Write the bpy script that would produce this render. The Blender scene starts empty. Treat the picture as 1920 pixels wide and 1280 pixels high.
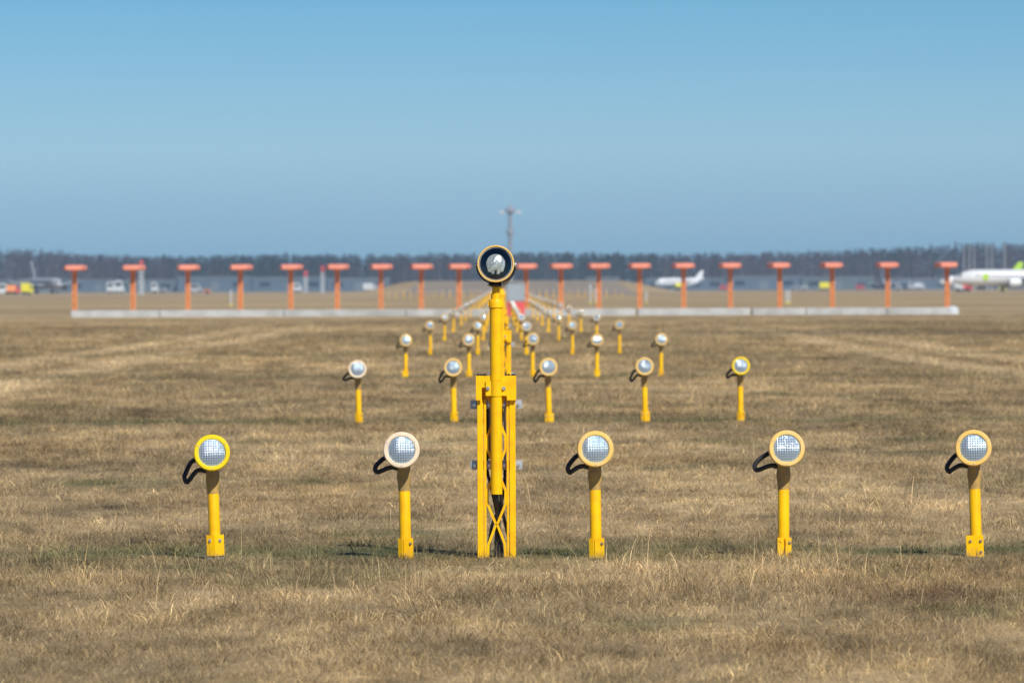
import bpy, math, random
import numpy as np
from mathutils import Vector, Matrix, Euler
R = math.radians
rnd = random.Random(11)
S = bpy.context.scene
COL = S.collection

# ------------------------------------------------------------------ camera
F = 10710.0                       # focal length in pixels of the 1920 px frame
CAMZ = 1.431
cam_d = bpy.data.cameras.new("camera"); cam = bpy.data.objects.new("camera", cam_d); COL.objects.link(cam)
cam_d.sensor_width = 36.0; cam_d.lens = 36.0 * F / 1920.0
cam_d.clip_start = 0.5; cam_d.clip_end = 9000
YAW = math.atan(19.0 / F); PITCH = math.atan(105.0 / F); ROLL = R(0.20)
cam.location = (0, 0, CAMZ)
fwd = Vector((math.sin(YAW), math.cos(YAW) * math.cos(PITCH), -math.sin(PITCH))).normalized()
rgt = fwd.cross(Vector((0, 0, 1))).normalized(); upv = rgt.cross(fwd)
r2 = rgt * math.cos(ROLL) - upv * math.sin(ROLL)
u2 = upv * math.cos(ROLL) + rgt * math.sin(ROLL)
cam.rotation_euler = Matrix((r2, u2, -fwd)).transposed().to_euler()
cam_d.dof.use_dof = True; cam_d.dof.focus_distance = 29.9; cam_d.dof.aperture_fstop = 8.0
S.camera = cam

def at(px, py, Y):
    """world point on the plane Y that the photograph shows at pixel (px, py)"""
    v = fwd * F + r2 * (px - 960.0) + u2 * (640.0 - py)
    return Vector((0, 0, CAMZ)) + v * (Y / v.y)

# ------------------------------------------------------------------ world, sun, exposure
SUN_EL, SUN_AZ = 42.0, 153.0      # azimuth clockwise from +Y
w = bpy.data.worlds.new("World"); S.world = w; w.use_nodes = True
nt = w.node_tree; nt.nodes.clear()
sky = nt.nodes.new('ShaderNodeTexSky'); sky.sky_type = 'NISHITA'; sky.sun_disc = False
sky.sun_elevation = R(SUN_EL); sky.sun_rotation = R(SUN_AZ)
sky.air_density = 1.0; sky.dust_density = 0.3; sky.ozone_density = 2.5; sky.altitude = 0
mul = nt.nodes.new('ShaderNodeMix'); mul.data_type = 'RGBA'; mul.blend_type = 'MULTIPLY'; mul.inputs[0].default_value = 1.0
tcw = nt.nodes.new('ShaderNodeTexCoord'); spw = nt.nodes.new('ShaderNodeSeparateXYZ'); rpw = nt.nodes.new('ShaderNodeValToRGB')
mrw = nt.nodes.new('ShaderNodeMapRange'); mrw.inputs[2].default_value = 0.5
nt.links.new(tcw.outputs['Generated'], spw.inputs[0]); nt.links.new(spw.outputs[2], mrw.inputs[0]); nt.links.new(mrw.outputs[0], rpw.inputs[0])
er = rpw.color_ramp.elements; er[0].position = 0.0; er[0].color = (0.235, 0.50, 0.98, 1); er[1].position = 1.0; er[1].color = (0.11, 0.245, 0.47, 1)
for ps, cl in ((0.02, (0.315, 0.565, 1.0, 1)), (0.048, (0.395, 0.635, 1.0, 1)), (0.105, (0.235, 0.51, 0.83, 1)), (0.5, (0.125, 0.28, 0.52, 1))):
    q = er.new(ps); q.color = cl
nt.links.new(rpw.outputs[0], mul.inputs[7])
bgn = nt.nodes.new('ShaderNodeBackground'); bgn.inputs[1].default_value = 0.11
wo = nt.nodes.new('ShaderNodeOutputWorld')
nt.links.new(sky.outputs[0], mul.inputs[6]); nt.links.new(mul.outputs[2], bgn.inputs[0]); nt.links.new(bgn.outputs[0], wo.inputs[0])
sd = Vector((math.sin(R(SUN_AZ)) * math.cos(R(SUN_EL)), math.cos(R(SUN_AZ)) * math.cos(R(SUN_EL)), math.sin(R(SUN_EL))))
sl = bpy.data.lights.new("sun", 'SUN'); sl.energy = 4.9; sl.angle = R(0.55); sl.color = (1.0, 0.95, 0.87)
so = bpy.data.objects.new("sun", sl); COL.objects.link(so); so.rotation_euler = sd.to_track_quat('Z', 'Y').to_euler()
so.location = (0, -20, 30)
S.view_settings.view_transform = 'Standard'; S.view_settings.look = 'None'
S.view_settings.exposure = 0.0; S.view_settings.gamma = 1.0
S.cycles.use_denoising = True; S.cycles.volume_bounces = 1; S.cycles.max_bounces = 8
S.cycles.sample_clamp_indirect = 8.0

# ------------------------------------------------------------------ helpers
def mat(name, base, rough=0.5, metal=0.0, coat=0.0, vary=0.0, scale=20.0, bump=0.0, dirt=None, spec=0.5):
    m = bpy.data.materials.new(name); m.use_nodes = True
    n = m.node_tree; b = n.nodes['Principled BSDF']
    b.inputs['Base Color'].default_value = (*base, 1); b.inputs['Roughness'].default_value = rough
    b.inputs['Metallic'].default_value = metal; b.inputs['Coat Weight'].default_value = coat
    b.inputs['Specular IOR Level'].default_value = spec
    if vary > 0:
        tc = n.nodes.new('ShaderNodeTexCoord'); no = n.nodes.new('ShaderNodeTexNoise')
        no.inputs['Scale'].default_value = scale; no.inputs['Detail'].default_value = 5
        oi = n.nodes.new('ShaderNodeObjectInfo')
        ad = n.nodes.new('ShaderNodeVectorMath'); ad.operation = 'ADD'
        cx = n.nodes.new('ShaderNodeVectorMath'); cx.operation = 'SCALE'; cx.inputs['Scale'].default_value = 7.3
        n.links.new(oi.outputs['Location'], cx.inputs[0])
        n.links.new(tc.outputs['Object'], ad.inputs[0]); n.links.new(cx.outputs[0], ad.inputs[1])
        n.links.new(ad.outputs[0], no.inputs['Vector'])
        rp = n.nodes.new('ShaderNodeValToRGB')
        d = dirt or tuple(c * (1 - vary) for c in base)
        rp.color_ramp.elements[0].position = 0.33; rp.color_ramp.elements[0].color = (*d, 1)
        rp.color_ramp.elements[1].position = 0.60; rp.color_ramp.elements[1].color = (*base, 1)
        n.links.new(no.outputs['Fac'], rp.inputs['Fac']); n.links.new(rp.outputs['Color'], b.inputs['Base Color'])
        if bump > 0:
            bp = n.nodes.new('ShaderNodeBump'); bp.inputs['Strength'].default_value = bump; bp.inputs['Distance'].default_value = 0.002
            n.links.new(no.outputs['Fac'], bp.inputs['Height']); n.links.new(bp.outputs[0], b.inputs['Normal'])
    return m

M = {
 'yellow': mat('yellow_paint', (0.93, 0.545, 0.0), 0.42, vary=0.10, scale=14, bump=0.15, spec=0.3, dirt=(0.84, 0.44, 0.004)),
 'rimyellow': mat('bright_yellow_enamel', (0.92, 0.66, 0.004), 0.35, vary=0.08, scale=12),
 'cream': mat('cream_enamel', (0.86, 0.70, 0.50), 0.5, vary=0.12, scale=14),
 'faded': mat('faded_orange_enamel', (0.84, 0.53, 0.12), 0.5, vary=0.15, scale=12, dirt=(0.80, 0.55, 0.22)),
 'dull': mat('weathered_yellow_paint', (0.52, 0.33, 0.09), 0.6, vary=0.35, scale=22, dirt=(0.34, 0.235, 0.09)),
 'rubber': mat('black_rubber', (0.018, 0.02, 0.024), 0.42, vary=0.3, scale=30),
 'black': mat('black_enamel', (0.012, 0.014, 0.017), 0.3),
 'zinc': mat('galvanised_steel', (0.52, 0.56, 0.60), 0.42, metal=0.45, vary=0.25, scale=35, bump=0.2),
 'steel': mat('bright_steel', (0.75, 0.75, 0.75), 0.25, metal=0.9),
 'brass': mat('worn_brass_bolt', (0.45, 0.33, 0.18), 0.4, metal=0.6),
 'orange': mat('orange_mast_paint', (0.86, 0.32, 0.11), 0.5, vary=0.10, scale=2),
 'salmon': mat('salmon_radome', (0.86, 0.31, 0.22), 0.55, vary=0.12, scale=3),
 'concrete': mat('pale_concrete', (0.47, 0.49, 0.49), 0.85, vary=0.30, scale=1.2, dirt=(0.33, 0.34, 0.33)),
 'cabinet': mat('grey_cabinet', (0.31, 0.37, 0.41), 0.5, vary=0.1, scale=2),
 'red': mat('red_paint', (0.72, 0.10, 0.11), 0.5, vary=0.15, scale=2),
 'white': mat('white_paint', (0.56, 0.60, 0.63), 0.4, vary=0.06, scale=0.6),
 'aircraftwhite': mat('aircraft_white', (0.70, 0.72, 0.74), 0.3, coat=0.2, vary=0.04, scale=0.4),
 'lime': mat('lime_paint', (0.42, 0.68, 0.02), 0.4),
 'limeyellow': mat('yellow_green_paint', (0.72, 0.66, 0.03), 0.4),
 'grey': mat('mid_grey_paint', (0.25, 0.27, 0.29), 0.5, vary=0.1, scale=1),
 'lightgrey': mat('light_grey_paint', (0.36, 0.39, 0.42), 0.5, vary=0.1, scale=1),
 'dark': mat('dark_trim', (0.03, 0.035, 0.045), 0.35),
 'glassdark': mat('dark_glazing', (0.02, 0.03, 0.045), 0.08),
 'tyre': mat('tyre_rubber', (0.02, 0.02, 0.02), 0.8),
 'wallblue': mat('blue_grey_cladding', (0.085, 0.125, 0.16), 0.6, vary=0.15, scale=0.1),
 'wallgreen': mat('green_grey_cladding', (0.10, 0.135, 0.14), 0.6, vary=0.15, scale=0.1),
 'wallpale': mat('pale_cladding', (0.14, 0.17, 0.19), 0.6, vary=0.15, scale=0.1),
 'asphalt': mat('runway_asphalt', (0.32, 0.262, 0.19), 0.85, vary=0.25, scale=0.05),
 'apron': mat('apron_concrete', (0.20, 0.21, 0.21), 0.85, vary=0.2, scale=0.02),
}
# clear cover glass: fresnel mix of a straight-through and a mirror component
gm = bpy.data.materials.new('clear_cover_glass'); gm.use_nodes = True; n = gm.node_tree; n.nodes.clear()
tr = n.nodes.new('ShaderNodeBsdfTransparent'); gl = n.nodes.new('ShaderNodeBsdfGlossy'); gl.inputs['Roughness'].default_value = 0.02
fr = n.nodes.new('ShaderNodeFresnel'); fr.inputs['IOR'].default_value = 1.5
mx = n.nodes.new('ShaderNodeMixShader'); oo = n.nodes.new('ShaderNodeOutputMaterial')
mx.inputs[0].default_value = 0.07; n.links.new(tr.outputs[0], mx.inputs[1]); n.links.new(gl.outputs[0], mx.inputs[2]); n.links.new(mx.outputs[0], oo.inputs[0])
M['glass'] = gm
M['lens'] = mat('prismatic_glass', (0.54, 0.66, 0.75), 0.09, metal=0.7, coat=0.4)
M['bulb'] = mat('beaded_reflector_glass', (0.62, 0.70, 0.68), 0.14, metal=0.4, coat=0.6, vary=0.55, scale=70, bump=1.0)

class MB:
    def __init__(s): s.v = []; s.f = []; s.m = []; s.cur = 0
    def add(s, vs, fs):
        b = len(s.v); s.v += [tuple(x) for x in vs]; s.f += [tuple(i + b for i in f) for f in fs]; s.m += [s.cur] * len(fs); return s
    def mat(s, i): s.cur = i; return s
    def box(s, x0, x1, y0, y1, z0, z1, c=0.0):
        if c > 0:       # chamfered in plan and elevation: stack of inset rings
            L = [(z0, c), (z0 + c, 0), (z1 - c, 0), (z1, c)]; vs = []
            for z, i in L:
                a, b_, d, e = x0 + i, x1 - i, y0 + i, y1 - i; k = c if i == 0 else 0.3 * c
                vs += [(a + k, d, z), (b_ - k, d, z), (b_, d + k, z), (b_, e - k, z), (b_ - k, e, z), (a + k, e, z), (a, e - k, z), (a, d + k, z)]
            fs = [tuple(range(7, -1, -1)), tuple(range(24, 32))]
            for r in range(3):
                for j in range(8): fs.append((r * 8 + j, r * 8 + (j + 1) % 8, r * 8 + 8 + (j + 1) % 8, r * 8 + 8 + j))
            return s.add(vs, fs)
        return s.add([(x0, y0, z0), (x1, y0, z0), (x1, y1, z0), (x0, y1, z0), (x0, y0, z1), (x1, y0, z1), (x1, y1, z1), (x0, y1, z1)],
                     [(3, 2, 1, 0), (4, 5, 6, 7), (0, 1, 5, 4), (1, 2, 6, 5), (2, 3, 7, 6), (3, 0, 4, 7)])
    def tube(s, pts, r, n=12, caps=True):
        pts = [Vector(p) for p in pts]; rs = r if isinstance(r, (list, tuple)) else [r] * len(pts)
        vs = []; fs = []; ref = None
        for i, p in enumerate(pts):
            d = (pts[min(i + 1, len(pts) - 1)] - pts[max(i - 1, 0)]).normalized()
            if ref is None: ref = Vector((0, 1, 0)) if abs(d.y) < 0.9 else Vector((1, 0, 0))
            a = d.cross(ref).normalized(); b = a.cross(d).normalized(); ref = b
            for k in range(n):
                t = 2 * math.pi * k / n; vs.append(p + (a * math.cos(t) + b * math.sin(t)) * rs[i])
        for i in range(len(pts) - 1):
            for k in range(n): fs.append((i * n + k, i * n + (k + 1) % n, (i + 1) * n + (k + 1) % n, (i + 1) * n + k))
        if caps: fs += [tuple(range(n - 1, -1, -1)), tuple(range((len(pts) - 1) * n, len(pts) * n))]
        return s.add(vs, fs)
    def lathe(s, prof, axis='Z', n=32, c=(0, 0, 0), close=False):
        vs = []; fs = []; cx, cy, cz = c
        for r, h in prof:
            for k in range(n):
                t = 2 * math.pi * k / n; a, b = r * math.cos(t), r * math.sin(t)
                vs.append({'Z': (cx + a, cy + b, cz + h), 'Y': (cx + a, cy + h, cz + b), 'X': (cx + h, cy + a, cz + b)}[axis])
        for i in range(len(prof) - 1):
            for k in range(n): fs.append((i * n + k, i * n + (k + 1) % n, (i + 1) * n + (k + 1) % n, (i + 1) * n + k))
        if close: fs += [tuple(range(n - 1, -1, -1)), tuple(range((len(prof) - 1) * n, len(prof) * n))]
        return s.add(vs, fs)
    def prism(s, poly, a0, a1, plane='XZ'):
        n = len(poly)
        f = (lambda p, a: (p[0], a, p[1])) if plane == 'XZ' else ((lambda p, a: (a, p[0], p[1])) if plane == 'YZ' else (lambda p, a: (p[0], p[1], a)))
        vs = [f(p, a0) for p in poly] + [f(p, a1) for p in poly]
        return s.add(vs, [tuple(range(n)), tuple(range(2 * n - 1, n - 1, -1))] + [(i, i + n, (i + 1) % n + n, (i + 1) % n) for i in range(n)])
    def xf(s, mtx, start=0):
        s.v = s.v[:start] + [tuple(mtx @ Vector(v)) for v in s.v[start:]]; return s
    def mesh(s, name, mats, smooth=35):
        me = bpy.data.meshes.new(name); me.from_pydata(s.v, [], s.f)
        for m in (mats if isinstance(mats, (list, tuple)) else [mats]): me.materials.append(m)
        me.polygons.foreach_set('material_index', s.m)
        import bmesh
        bm = bmesh.new(); bm.from_mesh(me); bmesh.ops.recalc_face_normals(bm, faces=bm.faces); bm.to_mesh(me); bm.free()
        if smooth: me.shade_smooth(); me.set_sharp_from_angle(angle=R(smooth))
        me.update(); return me
    def build(s, name, mats, parent=None, smooth=35): return link(name, s.mesh(name, mats, smooth), parent)

def link(name, me, parent=None, loc=(0, 0, 0), rot=(0, 0, 0)):
    o = bpy.data.objects.new(name, me); COL.objects.link(o); o.location = loc; o.rotation_euler = rot
    if parent: o.parent = parent
    return o
def tag(o, label=None, cat=None, group=None, kind=None):
    if label: o['label'] = label
    if cat: o['category'] = cat
    if group: o['group'] = group
    if kind: o['kind'] = kind
    return o
def thing(name, label, cat, loc=(0, 0, 0), rot=(0, 0, 0), group=None):
    return tag(link(name, None, None, loc, rot), label, cat, group)
def copy_tree(o, parent=None):
    c = o.copy(); COL.objects.link(c)
    if parent: c.parent = parent
    for ch in list(o.children): copy_tree(ch, c)
    return c

# ------------------------------------------------------------------ ground
def gz(x, y):
    """terrain height: a very slight fall along the light line, and the runway rising beyond the threshold"""
    n_ = y / 30.0
    z = CAMZ - (506 + 4 * n_) / 357.0 if y > 0 else CAMZ - 506 / 357.0
    if y > 1060:
        t = min(1, (y - 1060) / 290.0); t = t * t * (3 - 2 * t)
        if y > 1500: u = min(1, (y - 1500) / 500.0); t *= 1 - u * u * (3 - 2 * u)
        a = max(0, 1 - max(0, abs(x - 3.5) - 23) / 17.0); a = a * a * (3 - 2 * a)
        z += 3.0 * t * a
    return z
ys = [-500, -200, -60, -10, 5] + list(np.arange(15, 120, 5)) + list(np.arange(120, 400, 20)) + list(np.arange(400, 1040, 40)) + list(np.arange(1040, 2060, 20)) + [2200, 2400, 2700, 3000, 3400, 3700]
xs = [-900, -500, -250, -120, -70] + list(np.arange(-50, 60, 3.0)) + [75, 120, 250, 500, 900]
mb = MB(); nx = len(xs)
for y in ys:
    for x in xs: mb.v.append((x, float(y), gz(x, y)))
for j in range(len(ys) - 1):
    for i in range(nx - 1): mb.f.append((j * nx + i, j * nx + i + 1, (j + 1) * nx + i + 1, (j + 1) * nx + i)); mb.m.append(0)

# shared colour field of the dry turf, used by the ground sheet and by the blades
def turf_group():
    g = bpy.data.node_groups.new('turf_tone', 'ShaderNodeTree')
    g.interface.new_socket('Color', in_out='OUTPUT', socket_type='NodeSocketColor')
    N = g.nodes; L = g.links
    out = N.new('NodeGroupOutput'); geo = N.new('ShaderNodeNewGeometry')
    def noise(sx, sy, detail=3, off=0.0, rough=0.55):
        mp = N.new('ShaderNodeMapping'); mp.inputs['Scale'].default_value = (sx, sy, 0.0); mp.inputs['Location'].default_value = (off, off * 1.7, 0)
        no = N.new('ShaderNodeTexNoise'); no.inputs['Scale'].default_value = 1.0; no.inputs['Detail'].default_value = detail; no.inputs['Roughness'].default_value = rough
        L.new(geo.outputs['Position'], mp.inputs['Vector']); L.new(mp.outputs[0], no.inputs['Vector']); return no.outputs['Fac']
    def math_(op, a, b=None, clamp=False):
        m = N.new('ShaderNodeMath'); m.operation = op; m.use_clamp = clamp
        for i, v in enumerate((a, b)):
            if v is None: continue
            if isinstance(v, (int, float)): m.inputs[i].default_value = v
            else: L.new(v, m.inputs[i])
        return m.outputs[0]
    def mapr(v, a, b, c=0.0, d=1.0):
        m = N.new('ShaderNodeMapRange'); m.inputs[1].default_value = a; m.inputs[2].default_value = b; m.inputs[3].default_value = c; m.inputs[4].default_value = d
        L.new(v, m.inputs[0]); return m.outputs[0]
    def mix(f, a, b, mode='MIX'):
        m = N.new('ShaderNodeMix'); m.data_type = 'RGBA'; m.blend_type = mode
        if isinstance(f, (int, float)): m.inputs[0].default_value = f
        else: L.new(f, m.inputs[0])
        for i, v in ((6, a), (7, b)):
            if isinstance(v, tuple): m.inputs[i].default_value = (*v, 1)
            else: L.new(v, m.inputs[i])
        return m.outputs[2]
    sep = N.new('ShaderNodeSeparateXYZ'); L.new(geo.outputs['Position'], sep.inputs[0]); X, Y = sep.outputs[0], sep.outputs[1]
    a = noise(0.10, 0.035, 4); b = noise(0.9, 0.35, 4, 5.0); c = noise(4.0, 1.6, 4, 9.0)
    v = math_('ADD', math_('ADD', math_('MULTIPLY', a, 0.55), math_('MULTIPLY', b, 0.6)), math_('MULTIPLY', c, 0.45))
    rp = N.new('ShaderNodeValToRGB'); L.new(mapr(v, 0.60, 0.99), rp.inputs[0]); e = rp.color_ramp.elements
    e[0].position = 0.0; e[0].color = (0.135, 0.104, 0.055, 1); e[1].position = 1.0; e[1].color = (0.79, 0.590, 0.322, 1)
    q = e.new(0.35); q.color = (0.352, 0.261, 0.138, 1); q = e.new(0.62); q.color = (0.52, 0.386, 0.208, 1)
    col = rp.outputs[0]
    # reddish and greyish drifts
    col = mix(mapr(noise(0.5, 0.22, 2, 21.0), 0.5, 0.75, 0, 0.5), col, mix(1.0, col, (0.78, 0.82, 0.84), 'MULTIPLY'))
    col = mix(mapr(noise(0.35, 0.12, 2, 33.0), 0.52, 0.75, 0, 0.6), col, mix(1.0, col, (1.06, 0.97, 0.84), 'MULTIPLY'))
    # old wheel tracks along the field: paler, flattened straw
    wob = math_('MULTIPLY', math_('SUBTRACT', noise(0.0, 0.02, 1, 3.0), 0.5), 2.2)
    tw = None
    for x0 in (-8.9, -7.2, 8.1, 9.9):
        d = math_('ABSOLUTE', math_('SUBTRACT', math_('ADD', X, wob), x0))
        t = mapr(d, 0.75, 0.20); tw = t if tw is None else math_('MAXIMUM', tw, t)
    tw = math_('MULTIPLY', tw, mapr(noise(0.3, 0.08, 2, 60.0), 0.36, 0.62, 0.30, 0.85))
    tw = math_('MULTIPLY', tw, math_('MULTIPLY', mapr(Y, 55.0, 75.0), mapr(Y, 230.0, 170.0)))
    col = mix(tw, col, (0.78, 0.60, 0.36))
    # dark damp swathes across the field
    band = math_('MULTIPLY', mapr(math_('ABSOLUTE', math_('SUBTRACT', Y, 170.0)), 16.0, 5.0), mapr(X, 1.0, 9.0, 0.15, 1.0))
    col = mix(math_('MULTIPLY', band, mapr(noise(0.2, 0.15, 3, 71.0), 0.3, 0.6, 0.2, 0.8)), col, (0.20, 0.155, 0.105))
    # living grass left round the feet of every row of lights, and odd tufts elsewhere
    fr_ = math_('ABSOLUTE', math_('SUBTRACT', math_('MODULO', math_('ADD', Y, 14.55), 30.0), 15.0))
    row = math_('MULTIPLY', mapr(fr_, 1.5, 0.3), mapr(noise(0.9, 1.1, 3, 80.0), 0.36, 0.56))
    gr = math_('MAXIMUM', math_('MULTIPLY', row, 0.85), mapr(noise(0.6, 0.30, 3, 90.0), 0.58, 0.72, 0, 0.65))
    gr = math_('MULTIPLY', gr, mapr(Y, 260.0, 120.0))
    col = mix(gr, col, (0.13, 0.15, 0.06))
    far = mapr(noise(0.02, 0.012, 4, 44.0), 0.35, 0.65)
    col = mix(mapr(Y, 150.0, 400.0, 0.0, 0.7), col, mix(far, (0.32, 0.240, 0.130), (0.56, 0.42, 0.235)))
    dx_ = math_('MULTIPLY', math_('SUBTRACT', X, 2.0), 1.6); dy_ = math_('SUBTRACT', Y, 26.0)
    dd = math_('ADD', math_('SQRT', math_('ADD', math_('MULTIPLY', dx_, dx_), math_('MULTIPLY', dy_, dy_))), math_('MULTIPLY', noise(2.5, 2.0, 3, 15.0), 1.4))
    col = mix(mapr(dd, 1.45, 0.95, 0, 0.55), col, (0.17, 0.10, 0.07))
    L.new(col, out.inputs[0]); return g
TG = turf_group()
def turf_mat(name, blades):
    m = bpy.data.materials.new(name); m.use_nodes = True; n = m.node_tree; b = n.nodes['Principled BSDF']
    g = n.nodes.new('ShaderNodeGroup'); g.node_tree = TG
    b.inputs['Roughness'].default_value = 0.75; b.inputs['Specular IOR Level'].default_value = 0.25
    if blades:
        at_ = n.nodes.new('ShaderNodeAttribute'); at_.attribute_name = 'tint'
        mu = n.nodes.new('ShaderNodeMix'); mu.data_type = 'RGBA'; mu.blend_type = 'MULTIPLY'; mu.inputs[0].default_value = 1
        n.links.new(g.outputs[0], mu.inputs[6]); n.links.new(at_.outputs['Color'], mu.inputs[7])
        n.links.new(mu.outputs[2], b.inputs['Base Color'])
        tl = n.nodes.new('ShaderNodeBsdfTranslucent'); n.links.new(mu.outputs[2], tl.inputs[0])
        ms = n.nodes.new('ShaderNodeMixShader'); ms.inputs[0].default_value = 0.25
        o = n.nodes['Material Output']; n.links.new(b.outputs[0], ms.inputs[1]); n.links.new(tl.outputs[0], ms.inputs[2]); n.links.new(ms.outputs[0], o.inputs[0])
    else:
        no = n.nodes.new('ShaderNodeTexNoise'); no.inputs['Scale'].default_value = 6.0; no.inputs['Detail'].default_value = 8; no.inputs['Roughness'].default_value = 0.7
        ge = n.nodes.new('ShaderNodeNewGeometry'); n.links.new(ge.outputs['Position'], no.inputs['Vector'])
        bp = n.nodes.new('ShaderNodeBump'); bp.inputs['Strength'].default_value = 0.6; bp.inputs['Distance'].default_value = 0.08
        n.links.new(no.outputs['Fac'], bp.inputs['Height']); n.links.new(bp.outputs[0], b.inputs['Normal'])
        mu = n.nodes.new('ShaderNodeMix'); mu.data_type = 'RGBA'; mu.blend_type = 'MULTIPLY'; mu.inputs[0].default_value = 1; mu.inputs[7].default_value = (0.88, 0.88, 0.86, 1)
        n.links.new(g.outputs[0], mu.inputs[6]); n.links.new(mu.outputs[2], b.inputs['Base Color'])
    return m
M['turf'] = turf_mat('dry_turf', False); M['blade'] = turf_mat('dry_blades', True)
tag(mb.build('ground', M['turf']), kind='structure')

# runway and apron: sheets 4 mm+ above the terrain
mb = MB(); rys = list(range(1066, 2030, 20)); rxs = [-19, -8, 3.5, 15, 26]
for y in rys:
    for x in rxs: mb.v.append((x, y, gz(x, y) + 0.03))
for j in range(len(rys) - 1):
    for i in range(4): mb.f.append((j * 5 + i, j * 5 + i + 1, (j + 1) * 5 + i + 1, (j + 1) * 5 + i)); mb.m.append(0)
tag(mb.build('runway', M['asphalt']), kind='structure')
mb = MB(); 
for (xa, xb) in ((-700, -60), (60, 700)):
    mb.add([(xa, 2120, gz(xa, 2120) + .03), (xb, 2120, gz(xb, 2120) + .03), (xb, 2900, gz(xb, 2900) + .03), (xa, 2900, gz(xa, 2900) + .03)], [(0, 1, 2, 3)])
tag(mb.build('apron', M['apron'], smooth=0), kind='structure')

# ------------------------------------------------------------------ dry grass blades
def vnoise(x, y, scale, seed):
    r = np.random.RandomState(seed); T = r.rand(64, 64)
    u = x * scale + 1000; v = y * scale + 1000
    i = np.floor(u).astype(int); j = np.floor(v).astype(int); fu = u - i; fv = v - j
    fu = fu * fu * (3 - 2 * fu); fv = fv * fv * (3 - 2 * fv)
    i0, i1, j0, j1 = i % 64, (i + 1) % 64, j % 64, (j + 1) % 64
    return (T[i0, j0] * (1 - fu) + T[i1, j0] * fu) * (1 - fv) + (T[i0, j1] * (1 - fu) + T[i1, j1] * fu) * fv
def make_grass():
    rs = np.random.RandomState(5)
    Y0, Y1, RHO, P = 18.5, 275.0, 1750.0, 1.72
    yy = np.linspace(Y0, Y1, 2500); wd = 0.19 * yy + 2.4
    dens = RHO * (30.0 / yy) ** P * wd
    cum = np.concatenate([[0], np.cumsum((dens[1:] + dens[:-1]) / 2 * np.diff(yy))]); n = int(cum[-1])
    nt_ = n // 22                                                # tufts
    ty = np.interp(rs.rand(nt_) * cum[-1], cum, yy); tx = (rs.rand(nt_) - 0.5) * (0.19 * ty + 2.4) + 0.0018 * ty
    ts = 0.55 + 0.9 * rs.rand(nt_) ** 1.5; tk = np.exp(rs.randn(nt_) * 0.30); tw_ = rs.rand(nt_)
    tp = ts ** 1.5; ti = rs.choice(nt_, n, p=tp / tp.sum())
    loose = rs.rand(n) < 0.38
    sc = (ty[ti] / 30.0) ** 0.55
    ox, oy = rs.randn(n), rs.randn(n); sig = np.where(loose, 0.16, 0.045 * ts[ti]) * sc
    x = tx[ti] + ox * sig; y = ty[ti] + oy * sig
    h1 = vnoise(x, y, 0.9, 1); h2 = vnoise(x, y, 3.0, 2); h3 = vnoise(x, y, 0.25, 3)
    patch = (0.24 + 0.45 * h1 + 0.45 * h2 + 0.2 * h3) * (1 + 0.35 * np.exp(-((y - 27.5) / 1.5) ** 2))
    fade = np.clip((Y1 + 10 - y) / 120, 0.25, 1)
    L = (0.036 + 0.060 * rs.rand(n)) * patch * sc * fade * np.where(loose, 0.9, 0.75 + 0.5 * ts[ti]) * np.interp(y, [29, 34], [1.0, 0.80])
    lean = np.clip(R(26) + R(40) * np.hypot(ox, oy) * 0.8 + R(20) * rs.rand(n), 0, R(88))
    lean = np.where(loose, R(62) + R(27) * rs.rand(n), lean)
    longb = rs.rand(n) < (0.0025 + 0.034 * np.exp(-((y - 27.8) / 1.1) ** 2) * (h1 > 0.45))
    L = np.where(longb, L * (1.9 + 1.2 * rs.rand(n)), L); lean = np.where(longb, R(3) + R(42) * rs.rand(n), lean)
    az = np.where(loose, rs.rand(n) * 2 * np.pi, np.arctan2(oy, ox) + rs.randn(n) * 0.6)
    W = (0.0012 + 0.0016 * rs.rand(n)) * sc ** 1.15
    dx, dy = np.cos(az), np.sin(az)
    # blade width direction: mostly across the view of a passer-by, random
    wa = az + np.pi / 2 + rs.randn(n) * 0.7; wx, wy = np.cos(wa), np.sin(wa)
    z0 = CAMZ - (506 + 4 * y / 30.0) / 357.0 - 0.004
    zoff = rs.rand(n) * 0.018 * (rs.rand(n) < 0.6)              # thatch: some lie on others
    P0 = np.stack([x, y, z0 + zoff], 1)
    m1 = 0.5 * L; l1 = lean * 0.6
    P1 = P0 + np.stack([dx * np.sin(l1) * m1, dy * np.sin(l1) * m1, np.cos(l1) * m1], 1)
    l2 = np.minimum(lean * 1.35, R(100)); m2 = 0.5 * L
    P2 = P1 + np.stack([dx * np.sin(l2) * m2, dy * np.sin(l2) * m2, np.cos(l2) * m2], 1)
    Wv = np.stack([wx, wy, (rs.rand(n) - .5) * 0.8], 1) * W[:, None]
    V = np.stack([P0 - Wv * .5, P0 + Wv * .5, P1 + Wv * .42, P1 - Wv * .42, P2], 1).reshape(-1, 3).astype(np.float32)
    base = (np.arange(n) * 5)[:, None]
    loops = np.concatenate([base + np.array([0, 1, 2, 3]), base + np.array([3, 2, 4])], 1).reshape(-1).astype(np.int32)
    me = bpy.data.meshes.new('dry_grass'); me.vertices.add(5 * n); me.vertices.foreach_set('co', V.reshape(-1))
    me.loops.add(7 * n); me.loops.foreach_set('vertex_index', loops)
    ls = (np.arange(n) * 7)[:, None] + np.array([0, 4]); me.polygons.add(2 * n); me.polygons.foreach_set('loop_start', ls.reshape(-1).astype(np.int32))
    me.update(calc_edges=True)
    k = (0.60 + 0.95 * rs.rand(n) ** 1.2) * np.where(loose, 1.1, tk[ti]); t = rs.rand(n)
    c = np.stack([k * (1.0 + 0.06 * (t - .5)), k * (1.0 + 0.0 * t), k * (0.98 - 0.14 * (t - .5) - 0.18 * (tw_[ti] - 0.5)), np.ones(n)], 1)
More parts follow.
